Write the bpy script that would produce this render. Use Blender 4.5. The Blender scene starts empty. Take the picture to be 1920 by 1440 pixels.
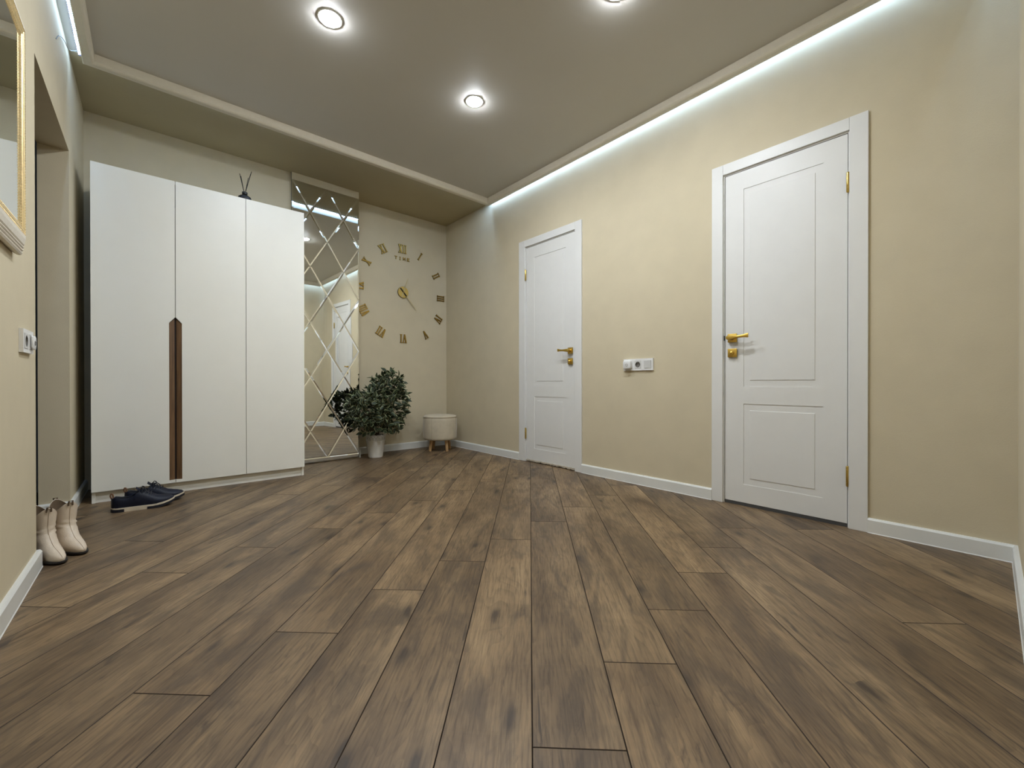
import bpy, bmesh, math, random
from mathutils import Vector, Matrix, Euler

# ------------------------------------------------------------------ camera, world, exposure
sc = bpy.context.scene
COL = sc.collection
PI = math.pi
F_PX = 779.2
cam_d = bpy.data.cameras.new('camera')
cam_d.sensor_fit = 'HORIZONTAL'
cam_d.sensor_width = 36.0
cam_d.lens = 36.0 * F_PX / 1920.0
cam_d.clip_start = 0.01
cam = bpy.data.objects.new('camera', cam_d)
COL.objects.link(cam)
cam.location = (0.0, 0.0, 0.738)
cam.rotation_euler = (PI / 2 - 0.0031, 0.0006, -0.7155)
sc.camera = cam

world = bpy.data.worlds.new('world')
sc.world = world
world.use_nodes = True
world.node_tree.nodes['Background'].inputs[0].default_value = (0.5, 0.55, 0.6, 1)
world.node_tree.nodes['Background'].inputs[1].default_value = 0.02

sc.view_settings.view_transform = 'Standard'
sc.view_settings.look = 'None'
sc.view_settings.gamma = 1.0
sc.view_settings.use_curve_mapping = False
sc.view_settings.exposure = 0.0
sc.cycles.use_adaptive_sampling = True
sc.cycles.adaptive_threshold = 0.12
sc.cycles.adaptive_min_samples = 16
sc.cycles.use_denoising = True
sc.cycles.max_bounces = 7
sc.cycles.diffuse_bounces = 4
sc.cycles.glossy_bounces = 4
sc.cycles.transmission_bounces = 2
sc.cycles.caustics_refractive = False
sc.cycles.caustics_reflective = False

LAMP_STRENGTH = 655.0       # the four round ceiling lamps
LED_STRENGTH = 225.0         # diodes of the strips in the ceiling gap
LAMP_COL = (0.87, 0.93, 1.0)
LED_COL = (0.42, 0.65, 1.0)

# ------------------------------------------------------------------ room measures (metres)
R = 2.672        # right wall
N = -0.076       # wall beside the camera
BA = 4.085       # far wall, projecting half behind wardrobe and mirror
BB = 4.272       # far wall, deeper half with the clock
XS = 1.552       # where the far wall steps back
LX = -0.345      # left wall
ZC = 2.610       # ceiling
OP0, OP1, OPZ = 2.485, 3.405, 2.045   # opening in the left wall
PLY = 3.576      # wardrobe front
random.seed(7)

# ------------------------------------------------------------------ mesh helpers
def box(x0, x1, y0, y1, z0, z1):
    V = [(x0,y0,z0),(x1,y0,z0),(x1,y1,z0),(x0,y1,z0),(x0,y0,z1),(x1,y0,z1),(x1,y1,z1),(x0,y1,z1)]
    Fc = [(0,3,2,1),(4,5,6,7),(0,1,5,4),(1,2,6,5),(2,3,7,6),(3,0,4,7)]
    return V, Fc

def join(*geos):
    V, Fc = [], []
    for v, f in geos:
        o = len(V)
        V += list(v)
        Fc += [tuple(i + o for i in q) for q in f]
    return V, Fc

def rbox(x0, x1, y0, y1, z0, z1, r=0.002, seg=2):
    v, f = box(x0, x1, y0, y1, z0, z1)
    bm = bmesh.new()
    vs = [bm.verts.new(p) for p in v]
    for q in f: bm.faces.new([vs[i] for i in q])
    bmesh.ops.bevel(bm, geom=list(bm.edges), offset=r, segments=seg, profile=0.5, affect='EDGES')
    bm.verts.index_update()
    out = [tuple(p.co) for p in bm.verts], [tuple(p.index for p in q.verts) for q in bm.faces]
    bm.free()
    return out

def prism(poly, fn, a, b):
    """extrude the 2D polygon between a and b; fn(u, v, t) -> xyz"""
    n = len(poly)
    V = [fn(u, v, a) for u, v in poly] + [fn(u, v, b) for u, v in poly]
    Fc = [tuple(range(n))[::-1], tuple(range(n, 2 * n))]
    Fc += [(i, (i + 1) % n, (i + 1) % n + n, i + n) for i in range(n)]
    return V, Fc

def lathe(prof, n=32, c=(0, 0, 0), cap=True):
    V, Fc = [], []
    for r, z in prof:
        for k in range(n):
            a = 2 * PI * k / n
            V.append((c[0] + r * math.cos(a), c[1] + r * math.sin(a), c[2] + z))
    for i in range(len(prof) - 1):
        for k in range(n):
            k2 = (k + 1) % n
            Fc.append((i*n + k, i*n + k2, (i+1)*n + k2, (i+1)*n + k))
    if cap:
        Fc.append(tuple(range(n))[::-1])
        Fc.append(tuple(range((len(prof)-1)*n, len(prof)*n)))
    return V, Fc

def loft(rings, cap0=True, cap1=True, closed=True):
    n = len(rings[0]); V = []; Fc = []
    for r in rings: V += list(r)
    for i in range(len(rings) - 1):
        for k in range(n if closed else n - 1):
            k2 = (k + 1) % n
            Fc.append((i*n + k, i*n + k2, (i+1)*n + k2, (i+1)*n + k))
    if cap0: Fc.append(tuple(range(n))[::-1])
    if cap1: Fc.append(tuple(range((len(rings)-1)*n, len(rings)*n)))
    return V, Fc

def tube(path, r, n=8, closed=False, cap=True):
    path = [Vector(p) for p in path]
    m = len(path); rings = []
    up = Vector((0.13, 0.21, 0.97)).normalized()
    for i, p in enumerate(path):
        if closed: t = path[(i+1) % m] - path[i-1]
        else: t = path[min(i+1, m-1)] - path[max(i-1, 0)]
        t.normalize()
        s = t.cross(up)
        if s.length < 1e-3: s = t.cross(Vector((1, 0, 0)))
        s.normalize(); w = s.cross(t).normalized()
        rr = r[i] if isinstance(r, (list, tuple)) else r
        rings.append([tuple(p + s * (rr*math.cos(2*PI*k/n)) + w * (rr*math.sin(2*PI*k/n))) for k in range(n)])
    if closed:
        rings.append(rings[0]); return loft(rings, False, False)
    return loft(rings, cap, cap)

def spline(pts, n=8):
    pts = [Vector(p) for p in pts]; out = []
    P = [pts[0]*2 - pts[1]] + pts + [pts[-1]*2 - pts[-2]]
    for i in range(1, len(P) - 2):
        for k in range(n):
            t = k / n
            a, b, c, d = P[i-1], P[i], P[i+1], P[i+2]
            out.append(tuple(0.5*((2*b) + (c-a)*t + (2*a-5*b+4*c-d)*t*t + (3*b-a-3*c+d)*t*t*t)))
    out.append(tuple(pts[-1]))
    return out

def interp(tab, x):
    if x <= tab[0][0]: return tab[0][1]
    for (x0, y0), (x1, y1) in zip(tab, tab[1:]):
        if x <= x1:
            t = (x - x0) / (x1 - x0); t = t*t*(3 - 2*t)*0.5 + t*0.5
            return y0 + (y1 - y0) * t
    return tab[-1][1]

def tf(geo, m):
    return [tuple(m @ Vector(v)) for v in geo[0]], geo[1]

def mk(name, geo, mat, parent=None, smooth=False, fmats=None, local=False, angle=40):
    """one mesh object; vertices are given in world space (or local when local=True)"""
    V, Fc = geo
    off = Vector((0, 0, 0)) if (parent is None or local) else ROOT.get(parent.name, Vector((0, 0, 0)))
    me = bpy.data.meshes.new(name)
    me.from_pydata([tuple(Vector(v) - off) for v in V], [], Fc)
    mats = mat if isinstance(mat, (list, tuple)) else [mat]
    for m in mats: me.materials.append(m)
    if fmats:
        for p, i in zip(me.polygons, fmats): p.material_index = i
    bm = bmesh.new(); bm.from_mesh(me)
    bmesh.ops.recalc_face_normals(bm, faces=bm.faces)
    bm.to_mesh(me); bm.free()
    if smooth:
        me.shade_smooth()
        try: me.set_sharp_from_angle(angle=math.radians(angle))
        except Exception: pass
    o = bpy.data.objects.new(name, me)
    COL.objects.link(o)
    if parent is not None:
        o.parent = parent
        ROOT[o.name] = off
    else:
        ROOT[o.name] = Vector((0, 0, 0))
    return o

ROOT = {}
def thing(name, label, cat, loc=(0, 0, 0), group=None, kind=None):
    o = bpy.data.objects.new(name, None)
    o.empty_display_size = 0.05
    COL.objects.link(o)
    o.location = loc
    ROOT[o.name] = Vector(loc)
    return tag(o, label, cat, group, kind)

def tag(o, label=None, cat=None, group=None, kind=None):
    if label: o['label'] = label
    if cat: o['category'] = cat
    if group: o['group'] = group
    if kind: o['kind'] = kind
    return o

def struct(name, geo, mat, label=None, cat=None, **kw):
    return tag(mk(name, geo, mat, **kw), label, cat, kind='structure')

# ------------------------------------------------------------------ materials
def srgb(r, g, b):
    def f(c):
        c /= 255.0
        return c / 12.92 if c <= 0.04045 else ((c + 0.055) / 1.055) ** 2.4
    return (f(r), f(g), f(b), 1.0)

def new_mat(name):
    m = bpy.data.materials.new(name)
    m.use_nodes = True
    nt = m.node_tree
    return m, nt, nt.nodes['Principled BSDF']

def nd(nt, typ, **kw):
    n = nt.nodes.new(typ)
    for k, v in kw.items(): setattr(n, k, v)
    return n

def ramp(nt, stops, interp_='LINEAR'):
    n = nd(nt, 'ShaderNodeValToRGB')
    cr = n.color_ramp; cr.interpolation = interp_
    while len(cr.elements) < len(stops): cr.elements.new(0.5)
    for e, (p, c) in zip(cr.elements, stops):
        e.position = p; e.color = c if len(c) == 4 else (*c, 1)
    return n

def simple(name, col, rough=0.5, metal=0.0, var=0.04, scale=40.0, bump=0.0, bscale=300.0, spec=0.5, sheen=0.0, coat=0.0):
    m, nt, b = new_mat(name)
    b.inputs['Roughness'].default_value = rough
    b.inputs['Metallic'].default_value = metal
    b.inputs['Specular IOR Level'].default_value = spec
    if sheen:
        b.inputs['Sheen Weight'].default_value = sheen
        b.inputs['Sheen Roughness'].default_value = 0.4
    if coat: b.inputs['Coat Weight'].default_value = coat
    tc = nd(nt, 'ShaderNodeTexCoord')
    no = nd(nt, 'ShaderNodeTexNoise'); no.inputs['Scale'].default_value = scale; no.inputs['Detail'].default_value = 4
    nt.links.new(tc.outputs['Object'], no.inputs['Vector'])
    lo = tuple(c * (1 - var) for c in col[:3]) + (1,); hi = tuple(min(1, c * (1 + var)) for c in col[:3]) + (1,)
    rp = ramp(nt, [(0.3, lo), (0.7, hi)])
    nt.links.new(no.outputs['Fac'], rp.inputs[0])
    nt.links.new(rp.outputs[0], b.inputs['Base Color'])
    if bump:
        n2 = nd(nt, 'ShaderNodeTexNoise'); n2.inputs['Scale'].default_value = bscale; n2.inputs['Detail'].default_value = 3
        nt.links.new(tc.outputs['Object'], n2.inputs['Vector'])
        bp = nd(nt, 'ShaderNodeBump'); bp.inputs['Strength'].default_value = bump; bp.inputs['Distance'].default_value = 0.002
        nt.links.new(n2.outputs['Fac'], bp.inputs['Height'])
        nt.links.new(bp.outputs[0], b.inputs['Normal'])
    return m

def emit(name, col, strength):
    m = bpy.data.materials.new(name); m.use_nodes = True
    nt = m.node_tree; nt.nodes.clear()
    e = nd(nt, 'ShaderNodeEmission'); e.inputs[0].default_value = (*col, 1); e.inputs[1].default_value = strength
    o = nd(nt, 'ShaderNodeOutputMaterial'); nt.links.new(e.outputs[0], o.inputs[0])
    return m

def floor_wood():
    m, nt, b = new_mat('laminate_oak')
    L = nt.links.new
    tc = nd(nt, 'ShaderNodeTexCoord'); oi = nd(nt, 'ShaderNodeObjectInfo')
    sh = nd(nt, 'ShaderNodeVectorMath', operation='SCALE'); sh.inputs[0].default_value = (31.7, 17.3, 9.1)
    L(oi.outputs['Random'], sh.inputs['Scale'])
    co = nd(nt, 'ShaderNodeVectorMath', operation='ADD'); L(tc.outputs['Object'], co.inputs[0]); L(sh.outputs[0], co.inputs[1])
    def mapped(s):
        mp = nd(nt, 'ShaderNodeMapping'); mp.inputs['Scale'].default_value = s; L(co.outputs[0], mp.inputs['Vector']); return mp
    def noise(s, scale, det, dist=0.0, rough=0.5):
        mp = mapped(s); n = nd(nt, 'ShaderNodeTexNoise')
        n.inputs['Scale'].default_value = scale; n.inputs['Detail'].default_value = det
        n.inputs['Distortion'].default_value = dist; n.inputs['Roughness'].default_value = rough
        L(mp.outputs[0], n.inputs['Vector']); return n
    def mix(fac, a, c, mode='MIX'):
        mx = nd(nt, 'ShaderNodeMix', data_type='RGBA', blend_type=mode)
        if isinstance(fac, float): mx.inputs[0].default_value = fac
        else: L(fac, mx.inputs[0])
        for s, i in ((a, 6), (c, 7)):
            if isinstance(s, tuple): mx.inputs[i].default_value = s
            else: L(s, mx.inputs[i])
        return mx.outputs[2]
    # broad tone along the board
    n1 = noise((1.1, 4.2, 1.0), 1.4, 5, 0.6, 0.55)
    tone = ramp(nt, [(0.27, srgb(78, 61, 44)), (0.45, srgb(110, 90, 66)), (0.60, srgb(130, 108, 80)), (0.78, srgb(156, 132, 100))])
    L(n1.outputs['Fac'], tone.inputs[0])
    # growth rings, stretched into cathedrals
    nw = noise((0.8, 3.4, 1.0), 1.5, 2, 0.2)
    mpw = mapped((0.45, 4.4, 1.0))
    av = nd(nt, 'ShaderNodeVectorMath', operation='MULTIPLY_ADD'); av.inputs[1].default_value = (1.9, 1.9, 1.9)
    L(nw.outputs['Color'], av.inputs[0]); L(mpw.outputs[0], av.inputs[2])
    wv = nd(nt, 'ShaderNodeTexWave', wave_type='BANDS', bands_direction='Y', wave_profile='SAW')
    wv.inputs['Scale'].default_value = 3.4; wv.inputs['Distortion'].default_value = 1.2; wv.inputs['Detail'].default_value = 2
    wv.inputs['Detail Scale'].default_value = 1.2
    L(av.outputs[0], wv.inputs['Vector'])
    rw = ramp(nt, [(0.0, (0.78, 0.77, 0.76)), (0.35, (0.97, 0.97, 0.97)), (1.0, (1.05, 1.04, 1.02))])
    L(wv.outputs['Fac'], rw.inputs[0])
    c = mix(0.8, tone.outputs[0], rw.outputs[0], 'MULTIPLY')
    # fine pores
    n2 = noise((7.0, 110.0, 1.0), 1.6, 4, 0.15, 0.6)
    rg = ramp(nt, [(0.34, (0.58, 0.56, 0.54)), (0.5, (1, 1, 1)), (0.68, (1.20, 1.18, 1.15))])
    L(n2.outputs['Fac'], rg.inputs[0])
    c = mix(0.8, c, rg.outputs[0], 'MULTIPLY')
    # soft cross figure
    n5 = noise((9.0, 3.0, 1.0), 1.2, 3, 1.5, 0.55)
    rf = ramp(nt, [(0.33, (0.84, 0.83, 0.82)), (0.5, (1, 1, 1)), (0.7, (1.10, 1.09, 1.07))])
    L(n5.outputs['Fac'], rf.inputs[0])
    c = mix(0.55, c, rf.outputs[0], 'MULTIPLY')
    # smoked grey blotches
    n3 = noise((1.9, 6.0, 1.0), 1.25, 7, 1.3, 0.62)
    rs = ramp(nt, [(0.50, (0, 0, 0)), (0.64, (1, 1, 1))])
    L(n3.outputs['Fac'], rs.inputs[0])
    ms = nd(nt, 'ShaderNodeMath', operation='MULTIPLY'); ms.inputs[1].default_value = 0.62; L(rs.outputs[0], ms.inputs[0])
    c = mix(ms.outputs[0], c, srgb(74, 61, 48))
    n3b = noise((4.0, 17.0, 1.0), 1.0, 6, 1.8, 0.62)
    rsb = ramp(nt, [(0.60, (0, 0, 0)), (0.72, (1, 1, 1))])
    L(n3b.outputs['Fac'], rsb.inputs[0])
    msb = nd(nt, 'ShaderNodeMath', operation='MULTIPLY'); msb.inputs[1].default_value = 0.65; L(rsb.outputs[0], msb.inputs[0])
    c = mix(msb.outputs[0], c, srgb(54, 43, 34))
    # thin dark checks
    n6 = noise((2.2, 46.0, 1.0), 1.0, 4, 0.8, 0.55)
    rc = ramp(nt, [(0.665, (0, 0, 0)), (0.70, (1, 1, 1))]); L(n6.outputs['Fac'], rc.inputs[0])
    mc = nd(nt, 'ShaderNodeMath', operation='MULTIPLY'); mc.inputs[1].default_value = 0.6; L(rc.outputs[0], mc.inputs[0])
    c = mix(mc.outputs[0], c, srgb(50, 39, 30))
    # knots
    nk = noise((6, 12, 1), 1.5, 2)
    mk_ = mapped((2.0, 5.2, 1.0))
    ak = nd(nt, 'ShaderNodeVectorMath', operation='MULTIPLY_ADD'); ak.inputs[1].default_value = (0.16, 0.16, 0.0)
    L(nk.outputs['Color'], ak.inputs[0]); L(mk_.outputs[0], ak.inputs[2])
    vo = nd(nt, 'ShaderNodeTexVoronoi', voronoi_dimensions='2D'); vo.inputs['Scale'].default_value = 1.0; vo.inputs['Randomness'].default_value = 1.0
    L(ak.outputs[0], vo.inputs['Vector'])
    rk = ramp(nt, [(0.03, (1, 1, 1)), (0.085, (0.35, 0.35, 0.35)), (0.17, (0, 0, 0))])
    L(vo.outputs['Distance'], rk.inputs[0])
    gate = nd(nt, 'ShaderNodeSeparateColor'); L(vo.outputs['Color'], gate.inputs[0])
    gt = nd(nt, 'ShaderNodeMath', operation='GREATER_THAN'); gt.inputs[1].default_value = 0.45; L(gate.outputs[0], gt.inputs[0])
    mk2 = nd(nt, 'ShaderNodeMath', operation='MULTIPLY'); L(rk.outputs[0], mk2.inputs[0]); L(gt.outputs[0], mk2.inputs[1])
    mk3 = nd(nt, 'ShaderNodeMath', operation='MULTIPLY'); L(mk2.outputs[0], mk3.inputs[0]); mk3.inputs[1].default_value = 0.85
    c = mix(mk3.outputs[0], c, srgb(52, 42, 34))
    # each board a little lighter or darker
    rr = ramp(nt, [(0.0, (0.84, 0.84, 0.85)), (0.5, (1.0, 1.0, 1.0)), (1.0, (1.12, 1.10, 1.07))])
    L(oi.outputs['Random'], rr.inputs[0])
    c = mix(1.0, c, rr.outputs[0], 'MULTIPLY')
    L(c, b.inputs['Base Color'])
    b.inputs['Specular IOR Level'].default_value = 0.42
    rgh = nd(nt, 'ShaderNodeMapRange'); rgh.inputs['To Min'].default_value = 0.52; rgh.inputs['To Max'].default_value = 0.36
    L(n2.outputs['Fac'], rgh.inputs[0]); L(rgh.outputs[0], b.inputs['Roughness'])
    bp = nd(nt, 'ShaderNodeBump'); bp.inputs['Strength'].default_value = 0.25; bp.inputs['Distance'].default_value = 0.0012
    L(n2.outputs['Fac'], bp.inputs['Height']); L(bp.outputs[0], b.inputs['Normal'])
    return m

def grain_wood(name, c0, c1, c2, axis=2, rough=0.45):
    m, nt, b = new_mat(name); L = nt.links.new
    tc = nd(nt, 'ShaderNodeTexCoord')
    mp = nd(nt, 'ShaderNodeMapping'); s = [60.0, 60.0, 60.0]; s[axis] = 3.0; mp.inputs['Scale'].default_value = s
    L(tc.outputs['Object'], mp.inputs['Vector'])
    n = nd(nt, 'ShaderNodeTexNoise'); n.inputs['Scale'].default_value = 1.4; n.inputs['Detail'].default_value = 5; n.inputs['Distortion'].default_value = 0.6
    L(mp.outputs[0], n.inputs['Vector'])
    rp = ramp(nt, [(0.25, c0), (0.5, c1), (0.75, c2)]); L(n.outputs['Fac'], rp.inputs[0]); L(rp.outputs[0], b.inputs['Base Color'])
    b.inputs['Roughness'].default_value = rough
    return m

M = {}
M['wall'] = simple('wall_paint_beige', srgb(203, 191, 163), 0.85, var=0.025, scale=7, bump=0.22, bscale=240, spec=0.25)
M['ceiling'] = simple('stretch_ceiling_satin', srgb(198, 194, 186), 0.55, var=0.01, scale=3, spec=0.3)
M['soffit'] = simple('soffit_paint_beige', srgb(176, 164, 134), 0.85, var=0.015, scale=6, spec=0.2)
M['mould'] = simple('ceiling_moulding_paint', srgb(214, 206, 188), 0.6, var=0.02)
M['base'] = simple('baseboard_white', srgb(222, 222, 216), 0.38, var=0.015, scale=12)
M['door'] = simple('door_enamel_white', srgb(222, 221, 217), 0.42, var=0.012, scale=10, bump=0.05, bscale=500)
M['gold'] = simple('brushed_gold', srgb(218, 182, 92), 0.34, metal=1.0, var=0.06, scale=60)
M['gold_bright'] = simple('hinge_brass', srgb(214, 186, 110), 0.25, metal=1.0, var=0.06, scale=60)
M['dark'] = simple('dark_gap', srgb(22, 20, 18), 0.8)
M['gap_backing'] = simple('grey_threshold', srgb(70, 70, 70), 0.6, var=0.1)
M['crumb'] = simple('flaking_plaster', srgb(188, 178, 160), 0.9, var=0.35, scale=160, bump=0.6, bscale=90)
M['floor'] = floor_wood()
M['groove'] = simple('plank_groove', srgb(56, 43, 32), 0.7, var=0.1)
M['sub'] = simple('subfloor_dark', srgb(48, 38, 30), 0.9, var=0.1)
M['ward'] = simple('wardrobe_white', srgb(236, 234, 224), 0.40, var=0.012, scale=6)
M['walnut'] = grain_wood('handle_walnut', srgb(76, 54, 35), srgb(104, 76, 49), srgb(124, 94, 63))
M['slot_shade'] = simple('slot_shade_panel', srgb(38, 24, 16), 0.7)  # dark colour standing in for shade in the handle gap
M['legwood'] = grain_wood('stool_leg_beech', srgb(150, 116, 78), srgb(178, 142, 98), srgb(196, 160, 114))
M['mirror'] = simple('mirror_glass', (0.86, 0.88, 0.86, 1), 0.005, metal=1.0, var=0.0)
M['mirror_edge'] = simple('mirror_bevel', (0.93, 0.95, 0.94, 1), 0.02, metal=1.0, var=0.0)
M['backing'] = simple('mirror_backing', srgb(120, 116, 106), 0.6)
M['clockgold'] = simple('clock_gold_face', srgb(170, 140, 72), 0.30, metal=1.0, var=0.05)
M['clockdark'] = simple('clock_edge_bronze', srgb(66, 48, 24), 0.5, metal=0.4)
M['hubgold'] = simple('clock_hub_gold', srgb(214, 188, 112), 0.4, metal=0.8, var=0.04)
M['handgold'] = simple('clock_hand_pale_gold', srgb(206, 192, 150), 0.35, metal=0.6, var=0.03)
M['black'] = simple('black_plastic', srgb(16, 15, 15), 0.35, coat=0.2)
M['blackstick'] = simple('black_reed', srgb(18, 16, 15), 0.8)
M['plastic'] = simple('white_plastic', srgb(226, 225, 222), 0.3, var=0.01)
M['plastic_in'] = simple('socket_insert_white', srgb(205, 204, 200), 0.35, var=0.01)
M['grey_hole'] = simple('socket_well_grey', srgb(118, 114, 108), 0.5)
M['steel'] = simple('contact_steel', srgb(150, 150, 150), 0.3, metal=1.0)
M['pot'] = simple('pot_white_metal', srgb(226, 224, 218), 0.45, var=0.03, scale=25)
M['pot_in'] = simple('pot_inner_grey', srgb(196, 193, 186), 0.7)
M['soil'] = simple('dark_soil', srgb(36, 29, 22), 0.95, bump=0.6, bscale=120)
M['leaf'] = simple('ficus_leaf_green', srgb(31, 45, 21), 0.55, var=0.35, scale=22)
M['leafrim'] = simple('ficus_leaf_cream', srgb(150, 156, 116), 0.5, var=0.12, scale=25)
M['stem'] = simple('ficus_stem', srgb(74, 62, 44), 0.8)
M['velvet'] = simple('stool_velvet_cream', srgb(196, 184, 160), 0.85, var=0.13, scale=9, bump=0.15, bscale=500, sheen=0.5, spec=0.2)
M['piping'] = simple('stool_piping', srgb(170, 156, 130), 0.85)
M['boot'] = simple('boot_leather_cream', srgb(208, 192, 171), 0.46, var=0.05, scale=18, bump=0.25, bscale=160)
M['bootdark'] = simple('boot_lining_brown', srgb(104, 86, 66), 0.85)
M['sole'] = simple('boot_sole_black', srgb(26, 22, 19), 0.6)
M['bootseam'] = simple('boot_seam', srgb(192, 173, 148), 0.7)
M['navy'] = simple('sneaker_navy_leather', srgb(17, 21, 36), 0.5, var=0.15, scale=30, bump=0.2, bscale=200, spec=0.3)
M['navydark'] = simple('sneaker_navy_rubber', srgb(20, 22, 32), 0.55)
M['navyin'] = simple('sneaker_lining_dark', srgb(16, 16, 20), 0.9)
M['sneakwhite'] = simple('sneaker_midsole_cream', srgb(214, 200, 176), 0.55)
M['tan'] = simple('leather_tab_tan', srgb(120, 84, 58), 0.7)
M['framecream'] = simple('frame_cream', srgb(224, 216, 200), 0.5, var=0.05, scale=60, bump=0.2, bscale=250)
M['framegold'] = simple('frame_gilt', srgb(232, 206, 152), 0.36, metal=0.7, var=0.12, scale=120)
M['tape'] = simple('led_tape_white', srgb(170, 170, 210), 0.5)
M['led'] = emit('led_diode_light', LED_COL, LED_STRENGTH)
M['lamp'] = emit('lamp_diffuser_light', LAMP_COL, LAMP_STRENGTH)
M['lampring'] = simple('lamp_ring_white', srgb(235, 233, 228), 0.3)
M['brownDoor'] = grain_wood('entrance_door_dark', srgb(30, 23, 19), srgb(40, 31, 25), srgb(50, 39, 31))
M['wire'] = simple('wire_grey', srgb(96, 96, 90), 0.5)

# ------------------------------------------------------------------ the room shell
T = 0.12
DOORS = {1: (2.272, 2.872), 2: (0.474, 1.076)}     # leaf spans on the right wall
JW, DT = 0.010, 2.005                                # jamb clearance, top of the leaf opening
ho = [(y0 - JW - 0.02, y1 + JW + 0.02) for y0, y1 in (DOORS[2], DOORS[1])]
HT = 2.035
segs = [box(R, R+T, N-T, ho[0][0], -0.02, ZC+0.05), box(R, R+T, ho[0][1], ho[1][0], -0.02, ZC+0.05),
        box(R, R+T, ho[1][1], BB+T, -0.02, ZC+0.05)]
for a, b_ in ho: segs.append(box(R, R+T, a, b_, HT, ZC+0.05))
struct('wall_right', join(*segs), M['wall'], 'beige painted wall with two white doors', 'wall')
struct('wall_back', prism([(LX-T, BA), (XS, BA), (XS, BB), (R, BB), (R, BB+T), (LX-T, BB+T)], lambda u, v, t: (u, v, t), -0.02, ZC+0.05),
       M['wall'], 'beige far wall behind wardrobe, mirror and clock', 'wall')
struct('wall_front', box(LX-T, R, N-T, N, -0.02, ZC+0.05), M['wall'], 'beige wall at the right edge of the picture', 'wall')
struct('wall_left', join(box(LX-T, LX, N, OP0, -0.02, ZC+0.05), box(LX-T, LX, OP1, BA, -0.02, ZC+0.05),
                         box(LX-T, LX, OP0, OP1, OPZ, ZC+0.05)), M['wall'], 'beige left wall with a doorway and gilt mirror', 'wall')
struct('ceiling', box(LX-T, R+T, N-T, BB+T, ZC, ZC+0.06), M['ceiling'], 'satin stretch ceiling with round lamps', 'ceiling')

struct('ceiling', box(LX, R, 3.396, BB, ZC-0.0015, ZC+0.001), M['soffit'], 'darker beige ceiling strip along the far wall', 'ceiling')

# floor: subfloor slab and the laminate boards as its parts
floor = struct('floor', box(LX-T-0.12, R+T, N-T, BB+T, -0.03, -0.009), M['sub'], 'brown oak laminate floor laid on the diagonal', 'floor')
PA, PW, PP = 0.75833, 0.18971, 0.00487
dv = Vector((math.sin(PA), math.cos(PA))); pv = Vector((math.cos(PA), -math.sin(PA)))
PL = 1.375
JN = {-9: 1.300, -8: 1.555, -7: 1.812, -6: 2.0625, -5: 0.947, -4: 1.199, -3: 1.460, -2: 1.706, -1: 1.954, 0: 0.840,
      1: 1.105, 2: 1.368, 3: 1.641, 4: 1.895, 5: 2.152, 6: 2.70, 7: 2.148}
def clip(poly, ax, val, keep_less):
    out = []
    for i in range(len(poly)):
        a, b_ = poly[i-1], poly[i]
        ia = (a[ax] <= val) == keep_less or a[ax] == val
        ib = (b_[ax] <= val) == keep_less or b_[ax] == val
        if ia != ib:
            t = (val - a[ax]) / (b_[ax] - a[ax])
            out.append((a[0] + t*(b_[0]-a[0]), a[1] + t*(b_[1]-a[1])))
        if ib: out.append(b_)
    return out
def inset(poly, d):
    n = len(poly); out = []
    ar = sum(poly[i-1][0]*poly[i][1] - poly[i][0]*poly[i-1][1] for i in range(n))
    sg = 1 if ar > 0 else -1
    for i in range(n):
        p0, p1, p2 = Vector(poly[i-1]), Vector(poly[i]), Vector(poly[(i+1) % n])
        e1 = (p1-p0).normalized(); e2 = (p2-p1).normalized()
        n1 = Vector((-e1.y, e1.x))*sg; n2 = Vector((-e2.y, e2.x))*sg
        k = 1 + n1.dot(n2)
        if k < 0.05: k = 0.05
        out.append(tuple(p1 + (n1+n2)*(d/k)))
    return out
regions = [(LX-T, R+0.03, N, BB)]
ang = math.atan2(dv.y, dv.x)
pc = 0
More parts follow.
